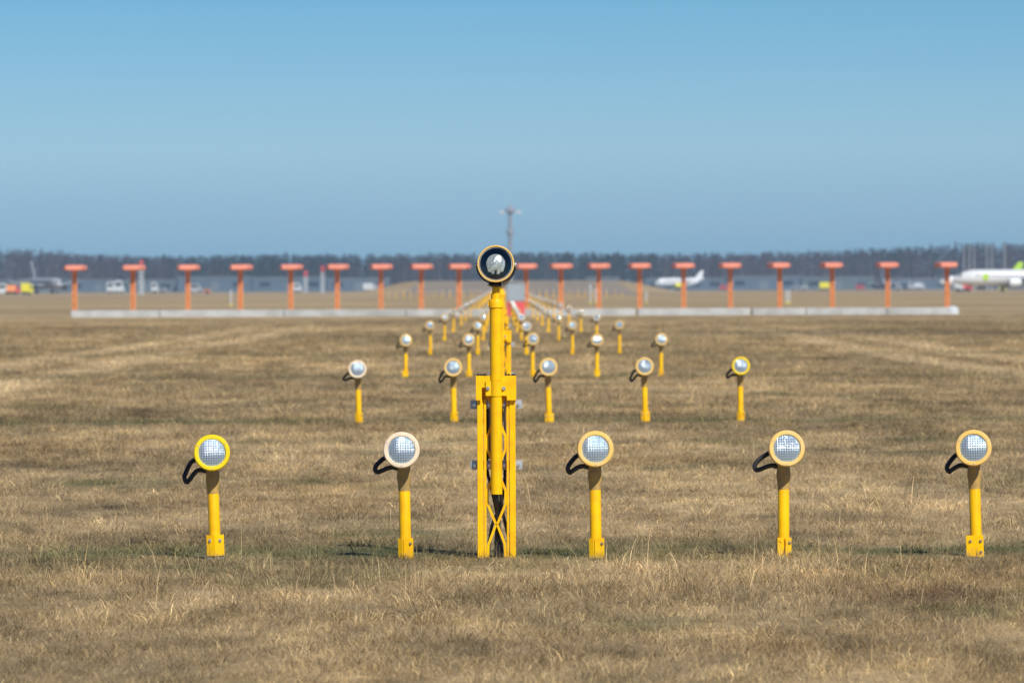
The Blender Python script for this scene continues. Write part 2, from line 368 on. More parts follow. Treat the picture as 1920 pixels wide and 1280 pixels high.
    pale = rs.rand(n) < 0.13; c[pale, :3] *= np.array([1.45, 1.45, 1.40])
    grey = rs.rand(n) < 0.18; c[grey, :3] *= np.array([0.55, 0.60, 0.70])
    c[longb, :3] *= 1.25
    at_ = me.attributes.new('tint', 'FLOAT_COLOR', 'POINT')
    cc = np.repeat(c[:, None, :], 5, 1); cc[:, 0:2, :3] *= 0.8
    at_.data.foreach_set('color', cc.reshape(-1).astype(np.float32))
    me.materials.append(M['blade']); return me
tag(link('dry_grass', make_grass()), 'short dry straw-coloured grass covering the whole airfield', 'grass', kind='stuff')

# ------------------------------------------------------------------ approach lights
TILT = Matrix.Translation((0, -0.0, 0)) @ Matrix.Rotation(R(-3.5), 4, 'X')   # heads look slightly up
HY = -0.152                       # bezel plane in front of the pole axis
def bezel_mesh(name, m, seg=48):
    p = [(0.0715, 0.006), (0.0725, -0.003), (0.0745, -0.0058), (0.0895, -0.0058), (0.0935, -0.003), (0.0955, 0.002), (0.0955, 0.018), (0.090, 0.020)]
    b = MB().lathe([(r, HY + h) for r, h in p], 'Y', seg); return b.xf(TILT).mesh(name, m)
def screws_mesh(a):
    b = MB()
    if 1:
        cx, cz = 0.083 * math.cos(R(a)), 0.083 * math.sin(R(a))
        b.lathe([(0.0001, HY - 0.0092), (0.0030, HY - 0.0090), (0.0036, HY - 0.0075), (0.0036, HY - 0.0052)], 'Y', 8, (cx, 0, cz))
    return b.xf(TILT).mesh('screw', M['zinc'])
def lens_mesh(N=120, amp=0.00105, pitch=0.0128):
    Rr = 0.0740; b = MB(); idx = {}; c = N / 2.0
    for j in range(N + 1):
        for i in range(N + 1):
            x, z = (i - c) / c * Rr, (j - c) / c * Rr; r = math.hypot(x, z)
            if r > Rr: continue
            y = HY + 0.002 - 0.016 * (1 - (r / Rr) ** 2)
            if amp: y -= amp * (math.cos(2 * math.pi * x / pitch) + math.cos(2 * math.pi * z / pitch)) * 0.8
            idx[(i, j)] = len(b.v); b.v.append((x, y, z))
    for j in range(N):
        for i in range(N):
            q = [(i, j), (i + 1, j), (i + 1, j + 1), (i, j + 1)]
            if all(k in idx for k in q): b.f.append(tuple(idx[k] for k in q)); b.m.append(0)
    return b.xf(TILT).mesh('lens', M['lens'], 60)
def housing_mesh(seg=32):
    p = [(0.0905, 0.018), (0.090, 0.03), (0.085, 0.07), (0.072, 0.12), (0.054, 0.165), (0.02, 0.186), (0.001, 0.188)]
    b = MB().lathe([(r, HY + h) for r, h in p], 'Y', seg); return b.xf(TILT).mesh('housing', M['dull'])
def neck_mesh(seg=14):
    p = [(0.030, -0.055), (0.033, -0.085), (0.0345, -0.105), (0.0375, -0.128), (0.0375, -0.142), (0.0335, -0.175), (0.0315, -0.200), (0.0315, -0.209), (0.027, -0.210)]
    return MB().lathe(p, 'Z', seg).mesh('neck', M['dull'], 30)
def spl(pts, k=6):
    P = [Vector(p) for p in pts]; P = [P[0] * 2 - P[1]] + P + [P[-1] * 2 - P[-2]]; o = []
    for i in range(1, len(P) - 2):
        for s in range(k):
            t = s / k; a, b, c, d = P[i - 1:i + 3]
            o.append(0.5 * ((2 * b) + (c - a) * t + (2 * a - 5 * b + 4 * c - d) * t * t + (3 * b - a - 3 * c + d) * t ** 3))
    return o + [P[-2]]
def cable_mesh(v=0, k=6, n=10):
    # hose from the back of the housing out to the left and back to the neck
    w_ = (0.96, 0.94, 0.90)[v % 3]; dr = (0.0, 0.026, 0.006)[v % 3]
    p = [(-0.050, 0.035, -0.010), (-0.090, 0.030, -0.030), (-0.122 * w_, 0.020, -0.046), (-0.150 * w_, 0.008, -0.072 - dr), (-0.158 * w_, 0.002, -0.094 - dr),
         (-0.146 * w_, 0.0, -0.108 - dr * 1.4), (-0.118, 0.0, -0.102 - dr), (-0.085, 0.002, -0.089), (-0.055, 0.004, -0.084), (-0.028, 0.006, -0.090), (-0.01, 0.006, -0.092)]
    return MB().tube(spl(p, k), 0.0126, n).mesh('cable', M['rubber'])
def gland_mesh():
    return MB().tube([(-0.052, 0.004, -0.0845), (-0.024, 0.006, -0.0905)], 0.0145, 8).mesh('cable_gland', M['black'])
def pole_mesh(h, seg=20): return MB().lathe([(0.0305, 0.0), (0.0305, h - 0.208), (0.0300, h - 0.2065), (0.020, h - 0.206)], 'Z', seg).mesh('pole', M['yellow'])
def clamp_mesh(v, z0=0.012, H=0.108):
    """breakable foot bracket: folded plate round the pole"""
    b = MB(); t = 0.006
    if v == 0:      # ridge faces the camera, two leaves folded back
        b.prism([(0, -0.048), (0.048, -0.030), (0.048, -0.024), (0, -0.041), (-0.044, -0.024), (-0.044, -0.031)], z0, z0 + H, 'XY')
        b.box(0.040, 0.046, -0.026, 0.03, z0, z0 + H); b.box(-0.042, -0.036, -0.026, 0.03, z0, z0 + H)
    elif v == 1:    # folded plate with a slit on the left and a flat leaf on the right
        b.prism([(-0.037, -0.030), (-0.015, -0.044), (-0.011, -0.044), (-0.011, -0.036), (-0.032, -0.022), (-0.037, -0.022)], z0, z0 + H, 'XY')
        b.box(-0.0085, 0.042, -0.046, -0.039, z0, z0 + H, 0.0012); b.box(0.035, 0.0415, -0.0385, 0.02, z0 + .001, z0 + H - .001)
    elif v == 2:    # split sleeve, two leaves with a gap in the middle
        b.box(-0.038, -0.006, -0.046, -0.038, z0, z0 + H, 0.0012); b.box(0.004, 0.036, -0.044, -0.036, z0, z0 + H, 0.0012)
        b.box(-0.038, -0.032, -0.0375, 0.03, z0, z0 + H - .001); b.box(0.030, 0.036, -0.0355, 0.03, z0, z0 + H - .001)
        b.tube([(-0.030, -0.048, z0 + .095), (-0.016, -0.048, z0 + .085)], 0.003, 6)
    else:           # flat plate facing the camera
        b.box(-0.052, 0.038, -0.046, -0.039, z0, z0 + H + 0.004, 0.0012); b.box(0.033, 0.039, -0.0385, 0.03, z0 + .001, z0 + H); b.box(-0.040, -0.034, -0.0385, 0.03, z0 + .001, z0 + H)
    return b.mesh('foot_bracket', M['yellow'], 30)
def bolts_mesh(v, z0=0.012, H=0.108):
    P = [[(-0.026, -0.0385, .078), (0.026, -0.0395, .078)], [(0.030, -0.046, .080)], [(0.027, -0.044, .082), (0.028, -0.044, .026)],
         [(-0.030, -0.046, .082), (0.024, -0.046, .082), (0.025, -0.046, .024)]][v]
    out = []
    for x, y, z in P:
        b = MB(); out.append(b)
        b.lathe([(0.0095, y + .001), (0.0095, y - .0015), (0.006, y - .0020), (0.006, y - .0075), (0.0045, y - .009), (0.0001, y - .009)], 'Y', 6, (x, 0, z0 + z))
    return [q.mesh('bolt', M['brass'] if v else M['steel'], 30) for q in out]
def stub_mesh(): return MB().lathe([(0.024, -0.05), (0.024, 0.014), (0.001, 0.014)], 'Z', 12).box(-0.05, 0.05, -0.03, 0.05, -0.05, 0.004, .003).mesh('ground_stub', M['zinc'])
BEZ = {k: bezel_mesh('bezel', M[m]) for k, m in (('yellow', 'rimyellow'), ('cream', 'cream'), ('faded', 'faded'))}
SCR, LENS, HOUS, NECK, GLAND, STUB = [screws_mesh(a) for a in (32, 152, 270)], lens_mesh(), housing_mesh(), neck_mesh(), gland_mesh(), stub_mesh()
LENS2 = lens_mesh(84, 0.00105, 0.0128)
CAB = [cable_mesh(i) for i in range(3)]; CLAMP = [clamp_mesh(i) for i in range(4)]; BOLT = [bolts_mesh(i) for i in range(4)]
POLES = {}
def pole_for(h):
    k = round(h, 3)
    if k not in POLES: POLES[k] = pole_mesh(h)
    return POLES[k]

rimword = {'yellow': 'bright yellow', 'cream': 'cream white', 'faded': 'faded orange-yellow'}
colword = ['leftmost', 'second from left', 'middle one', 'fourth from left', 'rightmost']
rowword = ['nearest', 'second', 'third', 'fourth', 'fifth', 'sixth', 'seventh', 'eighth', 'ninth', 'tenth', 'eleventh']
GRP = 'yellow approach lights in rows across the grass'
def lamp(x, y, z, h, rim, label, cab=0, clamp=0, lean=(0, 0), yaw=0, full=True, group=GRP):
    t = thing('approach_light', label, 'approach light', (x, y, z), (lean[1], lean[0], yaw), group)
    hd = (0, 0, h)
    link('bezel', BEZ[rim], t, hd)
    ln = link('lens', LENS if full else LENS2, t, hd)
    link('housing', HOUS, t, hd); link('neck', NECK, t, hd); link('pole', pole_for(h), t)
    c = link('cable', CAB[cab], t, hd)
    fb = link('foot_bracket', CLAMP[clamp], t)
    if full:
        for q in SCR: link('screw', q, t, hd)
        for q in BOLT[clamp]: link('bolt', q, t)
        link('cable_gland', GLAND, t, hd); link('ground_stub', STUB, t)
    return t
COLX = [-1.500, -0.500, 0.495, 1.490, 2.490]
# row 1, measured one by one: head pixel, foot pixel, rim, clamp
row1 = [(394.5, 851, 404, 1044, 'yellow', 0, 1), (755.5, 846, 761, 1050, 'cream', 1, 0), (1115.5, 844, 1118, 1050, 'faded', 1, 2), (1471.5, 843, 1469.5, 1049, 'faded', 2, 0), (1830, 842, 1831, 1046, 'faded', 3, 2)]
r1lab = ['nearest row of lights, leftmost one, with a saturated bright yellow rim',
         'nearest row, just left of the tall mast, the light with a cream white rim',
         'faded orange rimmed light in the nearest row, just right of the tall foreground mast',
         'second light from the right in the nearest row, foot bracket split down its middle',
         'rightmost light of the nearest row, with a flat three-bolt plate at its foot']
for i, (hx, hy, fx, fy, rim, cl, cb) in enumerate(row1):
    a = at(fx, fy, 30.0); b_ = at(hx, hy, 30.0 + HY); h = (b_.z - a.z)
    lamp(a.x, 30.0, a.z - 0.002, h, rim, r1lab[i], cb, cl, (math.atan2(b_.x - a.x, h), 0), R((3, -3, 1, 4, -5)[i]))
rims2 = ['cream', 'faded', 'faded', 'faded', 'yellow']
row2h = [(671, 693), (849.5, 690), (1027, 689), (1208, 688), (1388, 687)]; row2f = [(673, 795), (851.5, 793), (1030, 796), (1210, 792), (1388.5, 792)]
for i in range(5):
    a = at(*row2f[i], 60.0); b_ = at(*row2h[i], 60.0); h = b_.z - a.z
    lamp(a.x, 60.0, a.z, h, rims2[i], 'approach light with %s rim, %s in the second row' % (rimword[rims2[i]], colword[i]), (0, 1, 1, 1, 2)[i], (1, 1, 0, 0, 1)[i], (math.atan2(b_.x - a.x, h), 0), R(rnd.uniform(-3, 3)))
NF = 10
def headz(nr): return CAMZ - (312 - 2.0 * nr) / 357.0
for nr in range(3, NF + 1):
    y = 30.0 * nr
    for i in range(5):
        if nr == 3: fx, hx = [762, 882, 1000, 1121, 1241][i], [760.5, 879, 998.5, 1119, 1239.5][i]; x = at(hx, 640, y).x
        else: x = COLX[i] + rnd.uniform(-.02, .02)
        z = gz(x, y); rim = 'faded' if rnd.random() < 0.7 else 'cream'
        lamp(x, y, z, headz(nr) - z + rnd.uniform(-.012, .012), rim, '%s rimmed approach light, %s in the %s row from the camera' % (rimword[rim].split()[0], colword[i], rowword[nr - 1]),
             rnd.randrange(3), rnd.randrange(4), (R(rnd.uniform(-1, 1)), 0), R(rnd.uniform(-3, 3)), full=False)
# far rows: one small mesh each
def far_lamp_mesh(name, h, headm):
    b = MB().lathe([(0.031, 0), (0.031, h - 0.09), (0.038, h - .14)], 'Z', 8)
    b.box(-0.04, 0.04, -0.045, 0.045, 0.0, 0.11); b.mat(1)
    b.lathe([(0.074, HY), (0.095, HY - .004), (0.095, HY + .02), (0.07, HY + .1), (0.001, HY + .14)], 'Y', 14, (0, 0, h)); b.mat(2)
    b.lathe([(0.075, HY), (0.05, HY - .010), (0.001, HY - .018)], 'Y', 14, (0, 0, h))
    return b.mesh(name, [M['yellow'], M[headm], M['lens']])
sidew = ['leftmost', 'second left', 'middle', 'second right', 'rightmost']
for nr in range(NF + 1, 35):
    y = 30.0 * nr; z = gz(0.5, y); h = headz(nr) - z; me = far_lamp_mesh('approach_light', h, 'cream')
    for i in range(5):
        tag(link('approach_light', me, None, (COLX[i] + rnd.uniform(-.03, .03), y, z)), 'tiny blurred approach light far down the %s column, beyond the orange antennas' % sidew[i], 'approach light', GRP)
for nr, cnt, sp in ((25, 13, 1.0), (30, 13, 1.05)):
    y = 30.0 * nr + 3; z = gz(0.5, y); me = far_lamp_mesh('crossbar_light', headz(nr) - z, 'cream')
    for s in (-1, 1):
        for k in range(cnt):
            tag(link('crossbar_light', me, None, (0.5 + s * (3.4 + sp * k) + rnd.uniform(-.1, .1), y, z)),
                'tiny yellow light post in the %s half of the %s distant crossbar' % ('left' if s < 0 else 'right', 'nearer' if nr == 25 else 'farther'), 'approach light', 'tiny yellow light posts of the far crossbars')

# ------------------------------------------------------------------ flasher masts on the centre line
K = 1 / 357.0
def px_(x): return (x - 932) * K
def pz_(y): return (1050 - y) * K
def mast(x, y, z, label, extra=0.0, full=True):
    t = thing('flasher_mast', label, 'light mast', (x, y, z), (0, 0, 0), 'tall yellow flasher masts along the centre line')
    e = extra
    def put(name, b, m, par=t, sm=35): return b.build(name, m, par, sm)
    # support frame: two channel legs, lattice and cross plates
    for s in (-1, 1):
        b = MB(); xo, xi = s * 36 * K, s * 19.0 * K
        xa, xb = sorted((xo, s * 24.5 * K)); b.box(xa, xb, -0.030, 0.028, -0.05, pz_(748) + e, 0.002)
        xa, xb = sorted((s * 23.6 * K, xi)); b.box(xa, xb, -0.022, 0.020, -0.05, pz_(748) + e, 0.002)
        put('leg', b, M['yellow'])
    b = MB()
    for yb in (0.0, ):
        zc = pz_(982) + e; half = 51 * K
        nodes = []
        for k in range(-1, 3):
            c0 = zc + k * 2 * half
            for s in (-1, 1):
                q = [(s * 1.2 * K, c0), (s * 17 * K, c0 + half * 0.76), (s * 17 * K, c0 + half * 1.24), (s * 1.2 * K, c0 + 2 * half)]
                if k == -1: q = [(s * 17.5 * K, -0.04), (s * 15.5 * K, pz_(1020)), (s * 1.2 * K, zc)]
                q = [p for p in q if p[1] < pz_(742) + e + .06]
                for (a0, a1) in zip(q[:-1], q[1:]):
                    d = Vector((a1[0] - a0[0], a1[1] - a0[1])); d.normalize(); nrm = Vector((-d.y, d.x)) * 2.3 * K
                    b.prism([(a0[0] - nrm.x, a0[1] - nrm.y), (a1[0] - nrm.x, a1[1] - nrm.y), (a1[0] + nrm.x, a1[1] + nrm.y), (a0[0] + nrm.x, a0[1] + nrm.y)], -0.020, -0.006)
    put('lattice', b, M['yellow'], sm=0)
    for yy_ in (757.5, 871):
        zc = pz_(yy_) + e
        b = MB().box(-49 * K, 49 * K, 0.030, 0.036, zc - 8.5 * K, zc + 8.5 * K, 0.001)
        cp = put('cross_plate', b, M['zinc'])
        for xx in (-41, -13.5, 14, 41) if full else ():
            b = MB(); b.lathe([(0.010, 0.0295), (0.010, 0.027), (0.0065, 0.0265), (0.0065, 0.018), (0.0001, 0.0175)], 'Y', 6, (xx * K, 0, zc - 1 * K)); put('bolt', b, M['steel'], cp)
    # head plate with clamp
    b = MB(); zt = pz_(703) + e; zb = pz_(749) + e
    b.prism([(-38 * K, zb), (-27 * K, zb), (-27 * K, pz_(725) + e), (-19.5 * K, pz_(725) + e), (-19.5 * K, pz_(742) + e), (20 * K, pz_(742) + e), (20 * K, zb), (37.5 * K, zb), (37.5 * K, zt), (-15 * K, zt), (-15 * K, zt - .001), (-38 * K, zt)], -0.056, -0.046)
    b.box(-38 * K, -31 * K, -0.0455, 0.04, zb + .001, zt - .001); b.box(30.5 * K, 37.5 * K, -0.0455, 0.04, zb + .001, zt - .001)
    b.box(-30.8 * K, 30.3 * K, 0.034, 0.040, zb + .001, zt - .001)
    put('clamp_plate', b, M['yellow'], sm=0)
    b = MB().box(-20 * K, 20 * K, -0.068, -0.058, pz_(741) + e, pz_(713) + e, 0.002)
    b.lathe([(12.1 * K, pz_(741.5) + e), (12.1 * K, pz_(712.5) + e)], 'Z', 20, (0, -0.048, 0))
    put('clamp_cap', b, M['yellow'])
    for xx in (-15.5, 14.0):
        b = MB(); b.lathe([(0.0105, -0.069), (0.0105, -0.072), (0.0075, -0.0725), (0.0075, -0.079), (0.005, -0.082), (0.0001, -0.082)], 'Y', 8, (xx * K, 0, pz_(727) + e)); put('bolt', b, M['steel'])
    if full:
        for xx in (-34, -29, -24, -20, 19, 24, 30, 34):
            b = MB(); b.lathe([(0.006, 0), (0.006, 0.006), (0.003, 0.007), (0.003, 0.011)], 'Z', 6, (xx * K, -0.051, zt), True); put('bolt', b, M['black'])
    # telescopic tube
    yt = -0.048
    b = MB().lathe([(0.0305, pz_(925) + e), (0.0305, pz_(743) + e), (0.0285, pz_(742) + e)], 'Z', 28, (0, yt, 0)); b.lathe([(0.0265, pz_(925) + e), (0.0305, pz_(925) + e)], 'Z', 28, (0, yt, 0)); b.lathe([(0.0265, pz_(925) + e), (0.0265, pz_(800) + e)], 'Z', 28, (0, yt, 0))
    put('lower_tube', b, M['yellow'])
    b = MB().lathe([(0.0325, pz_(712) + e), (0.0330, pz_(577) + e)], 'Z', 28, (0, yt, 0))
    b.lathe([(0.0330, pz_(577) + e), (0.0385, pz_(575.5) + e), (0.0385, pz_(562) + e), (0.036, pz_(560.5) + e), (0.0255, pz_(560) + e), (0.0255, pz_(550) + e), (0.0225, pz_(549.5) + e), (0.0195, pz_(549.3) + e), (0.0195, pz_(533) + e)], 'Z', 28, (0, yt, 0))
    b.box(-0.0425, -0.036, yt - 0.012, yt + 0.012, pz_(573) + e, pz_(564) + e, .001)
    b.box(0.036, 0.0415, yt - 0.010, yt + 0.010, pz_(573) + e, pz_(565) + e, .001)
    put('upper_tube', b, M['yellow'])
    # cables inside the frame
    def cab(pts, r, m='rubber'): put('cable', MB().tube(spl([(px_(a), c, pz_(d) + (e if d < 1000 else 0)) for a, c, d in pts], 5), r, 8), M[m])
    cab([(930, yt, 880), (931, yt + .005, 930), (935, 0.005, 955), (934, 0.022, 985), (931, 0.022, 1062)], 0.0140)
    cab([(938, yt + .01, 880), (940, yt + .008, 930), (943, 0.01, 958), (949, 0.02, 985), (954, 0.03, 1005)], 0.0085)
    if full:
        cab([(915, .045, 760), (914, .045, 870), (920, .03, 905), (929, 0.02, 945), (940, 0.03, 1010), (941, .03, 1062)], 0.0085)
        cab([(948, .045, 880), (946, .04, 915), (938, 0.03, 950), (923, 0.03, 985), (917, .03, 1030), (916, .03, 1062)], 0.0085)
        put('conduit', MB().tube([(px_(948), .045, pz_(742) + e), (px_(948), .045, pz_(870) + e)], 0.0060, 8), M['zinc'])
        put('cable_duct', MB().box(px_(914), px_(926), .045, .08, pz_(860) + e, pz_(745) + e, .002), M['grey'])
        for xx in (-39, 46):
            b = MB(); b.box((xx - 7) * K, (xx + 7) * K, -0.02, 0.04, -0.03, 0.004, .001); b.lathe([(0.007, 0), (0.007, 0.022), (0.0001, 0.023)], 'Z', 8, (xx * K, 0, 0)); put('anchor', b, M['zinc'])
    # lamp head on a black yoke
    hz = pz_(495) + e; hy = yt - 0.02
    tl = Matrix.Translation((0, yt, hz)) @ Matrix.Rotation(R(-3.5), 4, 'X')
    b = MB().lathe([(0.0885, -0.074), (0.0895, -0.080), (0.0955, -0.080), (0.0975, -0.074), (0.0975, -0.060), (0.093, -0.058)], 'Y', 56).xf(tl); put('rim', b, M['faded'])
    b = MB().lathe([(0.0925, -0.062), (0.094, -0.03), (0.094, 0.02), (0.088, 0.05), (0.070, 0.08), (0.045, 0.098), (0.001, 0.10)], 'Y', 48)
    b.lathe([(0.0884, -0.074), (0.086, -0.072), (0.083, -0.066), (0.081, -0.05), (0.079, -0.02), (0.072, 0.02), (0.055, 0.045), (0.001, 0.055)], 'Y', 48).xf(tl)
    hs = put('lamp_housing', b, M['black'])
    b = MB().lathe([(0.0868, -0.0705), (0.0868, -0.0725), (0.083, -0.0735), (0.0825, -0.069)], 'Y', 48).xf(tl); put('seal_ring', b, M['zinc'], hs)
    b = MB().lathe([(0.0820, -0.066), (0.05, -0.0685), (0.001, -0.070)], 'Y', 48).xf(tl); put('cover_glass', b, M['glass'], hs)
    # sealed reflector bulb: beaded round face with a scalloped skirt
    b = MB(); prof = []
    n_ = 72; rings = 12; Rb = 0.049
    for j in range(rings + 1):
        f = j / rings; r = Rb * f
        for k in range(n_):
            a = 2 * math.pi * k / n_; sk = 1.0
            if math.sin(a) < -0.35: sk = 1.0 + 0.13 * abs(math.sin(6 * a)) * f ** 4
            yy2 = -0.052 - 0.016 * (1 - f * f) + 0.0011 * math.sin(22 * f + 3 * math.sin(5 * a)) * math.cos(9 * a + j)
            b.v.append((r * sk * math.cos(a), yy2, 0.003 + r * sk * math.sin(a) * (1.06 if math.sin(a) < 0 else 1)))
    for j in range(rings):
        for k in range(n_): b.f.append((j * n_ + k, j * n_ + (k + 1) % n_, (j + 1) * n_ + (k + 1) % n_, (j + 1) * n_ + k)); b.m.append(0)
    st = len(b.v); b.lathe([(Rb * 1.02, -0.050), (0.03, -0.01), (0.012, 0.02)], 'Y', 36, (0, 0, 0.002))
    put('bulb', b.xf(tl), M['bulb'], hs)
    b = MB().box(-0.0045, 0.0045, -0.0735, -0.060, -0.056, -0.033, .001)
    b.lathe([(0.0001, -0.069), (0.004, -0.0685), (0.0045, -0.062)], 'Y', 8, (0, 0, -0.048)); put('bulb_clip', b.xf(tl), M['black'], hs)
    b = MB().lathe([(0.0195, -0.118), (0.040, -0.112), (0.041, -0.103), (0.036, -0.098), (0.030, -0.088)], 'Z', 24, (0, yt, hz), True)
    # yoke strap round the lower half
    arc = [Vector((0.1005 * math.cos(R(a)), yt - 0.012, hz + 0.1005 * math.sin(R(a)))) for a in range(178, 363, 8)]
    for (p0, p1) in zip(arc[:-1], arc[1:]): b.tube([p0, p1], 0.0042, 6)
    put('yoke', b, M['black'])
    for s, rr in ((-1, 0.006), (1, 0.0085)):
        b = MB(); b.tube([(s * 0.094, yt - .012, hz), (s * 0.108, yt - .012, hz)], rr, 8)
        if s > 0: b.box(0.100, 0.1085, yt - .015, yt - .009, hz - .014, hz + .013, .001)
        put('bolt', b, M['steel']); b = MB()
        b.tube([(s * 0.0335, yt - 0.035, hz - .108), (s * 0.043, yt - 0.035, hz - .108)], 0.006, 8)
        if s > 0: b.box(0.0315, 0.035, yt - .046, yt - .038, hz - .115, hz - .085, .001)
        put('bolt', b, M['steel'])
    put('earth_wire', MB().tube(spl([(0.105, yt - .012, hz - .008), (0.101, yt - .01, hz - .03), (0.088, yt - .01, hz - .062), (0.060, yt - .01, hz - .092), (0.036, yt - .02, hz - .105)], 5), 0.0022, 6), M['rubber'])
    return t
b0 = at(931.5, 1050, 30.05)
m1 = mast(b0.x, 30.05, b0.z, 'tall yellow mast in the foreground with a round dark-faced lamp on top')
m2 = mast(-0.005, 60.05, gz(0, 60), 'second yellow mast, half hidden right behind the foreground mast')
m2.scale = (1, 1, 1)
for nr in range(3, 9):
    c = copy_tree(m2); y = 30.0 * nr + .05; c.location = (rnd.uniform(-.01, .01) + 0.01, y, gz(0, y))
    c['label'] = 'yellow flasher mast at the %s row of lights, mostly hidden behind the nearer masts' % rowword[nr - 1]

# ------------------------------------------------------------------ localizer antenna array
AY = 287.0
AX = [140, 249.5, 352.5, 451, 545.5, 632.5, 714.5, 790, 861, 930, 986.5, 1052, 1123, 1199.5, 1282, 1369.5, 1462, 1560.5, 1664.5, 1776]
def ant_proto():
    t = thing('localizer_antenna', '', 'antenna', (0, 0, 0), (0, 0, 0), 'row of orange T-shaped antennas on the concrete strip')
    b = MB(); H = 2.02
    for sx in (-0.088, 0.088):
        for sy in (-0.10, 0.10): b.tube([(sx, sy, 0), (sx, sy, H)], 0.030, 8)
    z = 0.08; s = 1
    while z < H - 0.25:
        for sy in (-0.10, 0.10): b.tube([(-s * .088, sy, z), (s * .088, sy, z + .22)], 0.017, 6)
        for sx in (-0.088, 0.088): b.tube([(sx, -s * .10, z), (sx, s * .10, z + .22)], 0.018, 6)
        z += .22; s = -s
    b.tube([(-.0, .0, 0.05), (0, 0, H)], 0.042, 8)
    b.build('lattice_mast', M['orange'], t)
    MB().box(-.17, .17, -.17, .17, 0.0, 0.03, .005).build('base_plate', M['zinc'], t)
    b = MB(); # radome: blunt wedge, widest at the back, rounded ends
    prof = [(-0.30, .0), (-0.35, .06), (-0.35, .1)]
    L = [(-0.85, 0.40, 0.10), (-0.80, 0.43, 0.13), (0.50, 0.585, 0.135), (0.62, 0.60, 0.14), (0.68, 0.58, 0.125)]
    n_ = 16; vs = []; fs = []
    for (y, wx, hz) in L:
        for k in range(n_):
            a = 2 * math.pi * k / n_; c_, s_ = math.cos(a), math.sin(a)
            ex = 0.35; vs.append((wx * math.copysign(abs(c_) ** ex, c_), y, hz * math.copysign(abs(s_) ** 0.5, s_)))
    for j in range(len(L) - 1):
        for k in range(n_): fs.append((j * n_ + k, j * n_ + (k + 1) % n_, (j + 1) * n_ + (k + 1) % n_, (j + 1) * n_ + k))
    fs += [tuple(range(n_ - 1, -1, -1)), tuple(range((len(L) - 1) * n_, len(L) * n_))]
    b.add(vs, fs); b.xf(Matrix.Translation((0, 0, H + 0.15)))
    b.build('radome', M['salmon'], t)
    MB().box(-.14, .14, -.16, .16, H - .05, H + .012, .01).build('mounting_head', M['orange'], t)
    return t
beam_top = {}
ordw = ['first', 'second', 'third', 'fourth', 'fifth', 'sixth', 'seventh', 'eighth', 'ninth', 'tenth']
ap = ant_proto()
for i, ax in enumerate(AX):
    o = ap if i == 0 else copy_tree(ap)
    p = at(ax, 583 - 0.0035 * (ax - 140), AY + 0.5); o.location = p; o.rotation_euler = (0, 0, R(rnd.uniform(-2, 2)))
    if i == 0: lb = 'orange T-shaped antenna at the far left end of the concrete strip'
    elif i == 19: lb = 'orange T-shaped antenna at the far right end of the concrete strip'
    elif i == 9: lb = 'orange T-shaped antenna hidden behind the round lamp of the foreground mast'
    elif i < 10: lb = 'orange T-shaped antenna, %s from the left end of the concrete strip' % ordw[i]
    else: lb = 'orange T-shaped antenna, %s from the right end of the concrete strip' % ordw[19 - i]
    o['label'] = lb
# concrete strip in lengths
segs = [133, 300, 533, 762, 941, 1068, 1196, 1411, 1512, 1663, 1779]
for i in range(len(segs) - 1):
    xa, xb = segs[i], segs[i + 1]
    ym = 582.5 - 0.0035 * ((xa + xb) / 2 - 140); a = at(xa, ym, AY); b_ = at(xb, ym, AY); lo = gz(0, AY) - 0.1
    j = rnd.uniform(-.02, .02); W_ = b_.x - a.x - (0.12 if i in (5, 6) else 0.03)
    me = MB().box(0, W_, 0 + j, 1.3 + j, 0, a.z - lo, 0.03).mesh('concrete_strip', M['concrete'])
    tag(link('concrete_strip', me, None, (a.x, AY - 0.1, lo)), 'pale concrete foundation strip under the orange antennas, %s length from the left' % ordw[i], 'concrete strip', 'lengths of the pale concrete antenna strip')
e_ = at(1788, 587, AY - .4)
tag(MB().lathe([(0.001, .42), (.18, .40), (.30, .3), (.33, .12), (.33, -.1)], 'Z', 16).build('end_block', M['white']), 'white rounded block at the right end of the concrete strip', 'concrete block').location = (e_.x, AY + .3, gz(0, AY))
# equipment cabinet on the centre line
c = thing('equipment_cabinet', 'light grey cabinet with a red lower half standing at the antenna row behind the mast', 'cabinet', (at(967, 590, AY - 6).x, AY - 6, gz(0, AY - 6)))
MB().box(-.46, .46, -.3, .3, 0.72, 1.62, .03).build('upper_case', M['cabinet'], c)
MB().box(-.44, .44, -.28, .28, 0.0, 0.717, .02).build('base_case', M['red'], c)
MB().box(-.40, .40, -.315, -.303, 0.80, 1.54, .004).build('door', M['cabinet'], c)
MB().box(-.49, .49, -.33, .33, 1.623, 1.66, .01).build('roof', M['cabinet'], c)

# slim white marker posts beyond the array
for i, (px, y0, y1, Y) in enumerate(((433, 542, 571, 470), (1107, 532, 568, 500), (1117, 540, 566, 520), (1475, 545, 569, 480), (1480, 545, 569, 480), (1212, 545, 566, 520))):
    a = at(px, y1, Y); zz = gz(a.x, Y); h = (y1 - y0) * Y / F
    lab = ['thin white marker post left of the fourth orange antenna', 'thin white marker post left of the eighth orange antenna from the right end', 'second thin white marker post close behind an orange antenna right of the mast',
           'thin white marker post right of an orange antenna, left one of a close pair', 'thin white marker post right of an orange antenna, right one of a close pair', 'thin white marker post beside the seventh orange antenna from the right end'][i]
    t = thing('marker_post', lab, 'marker post', (a.x, Y, zz), group='thin white marker posts beyond the antennas')
    MB().lathe([(.05, 0), (.05, h), (.03, h + .03), (.001, h + .03)], 'Z', 10).build('post', M['white'], t)
    MB().box(-.09, .09, -.09, .09, 0, .12, .01).build('foot', M['limeyellow'], t)

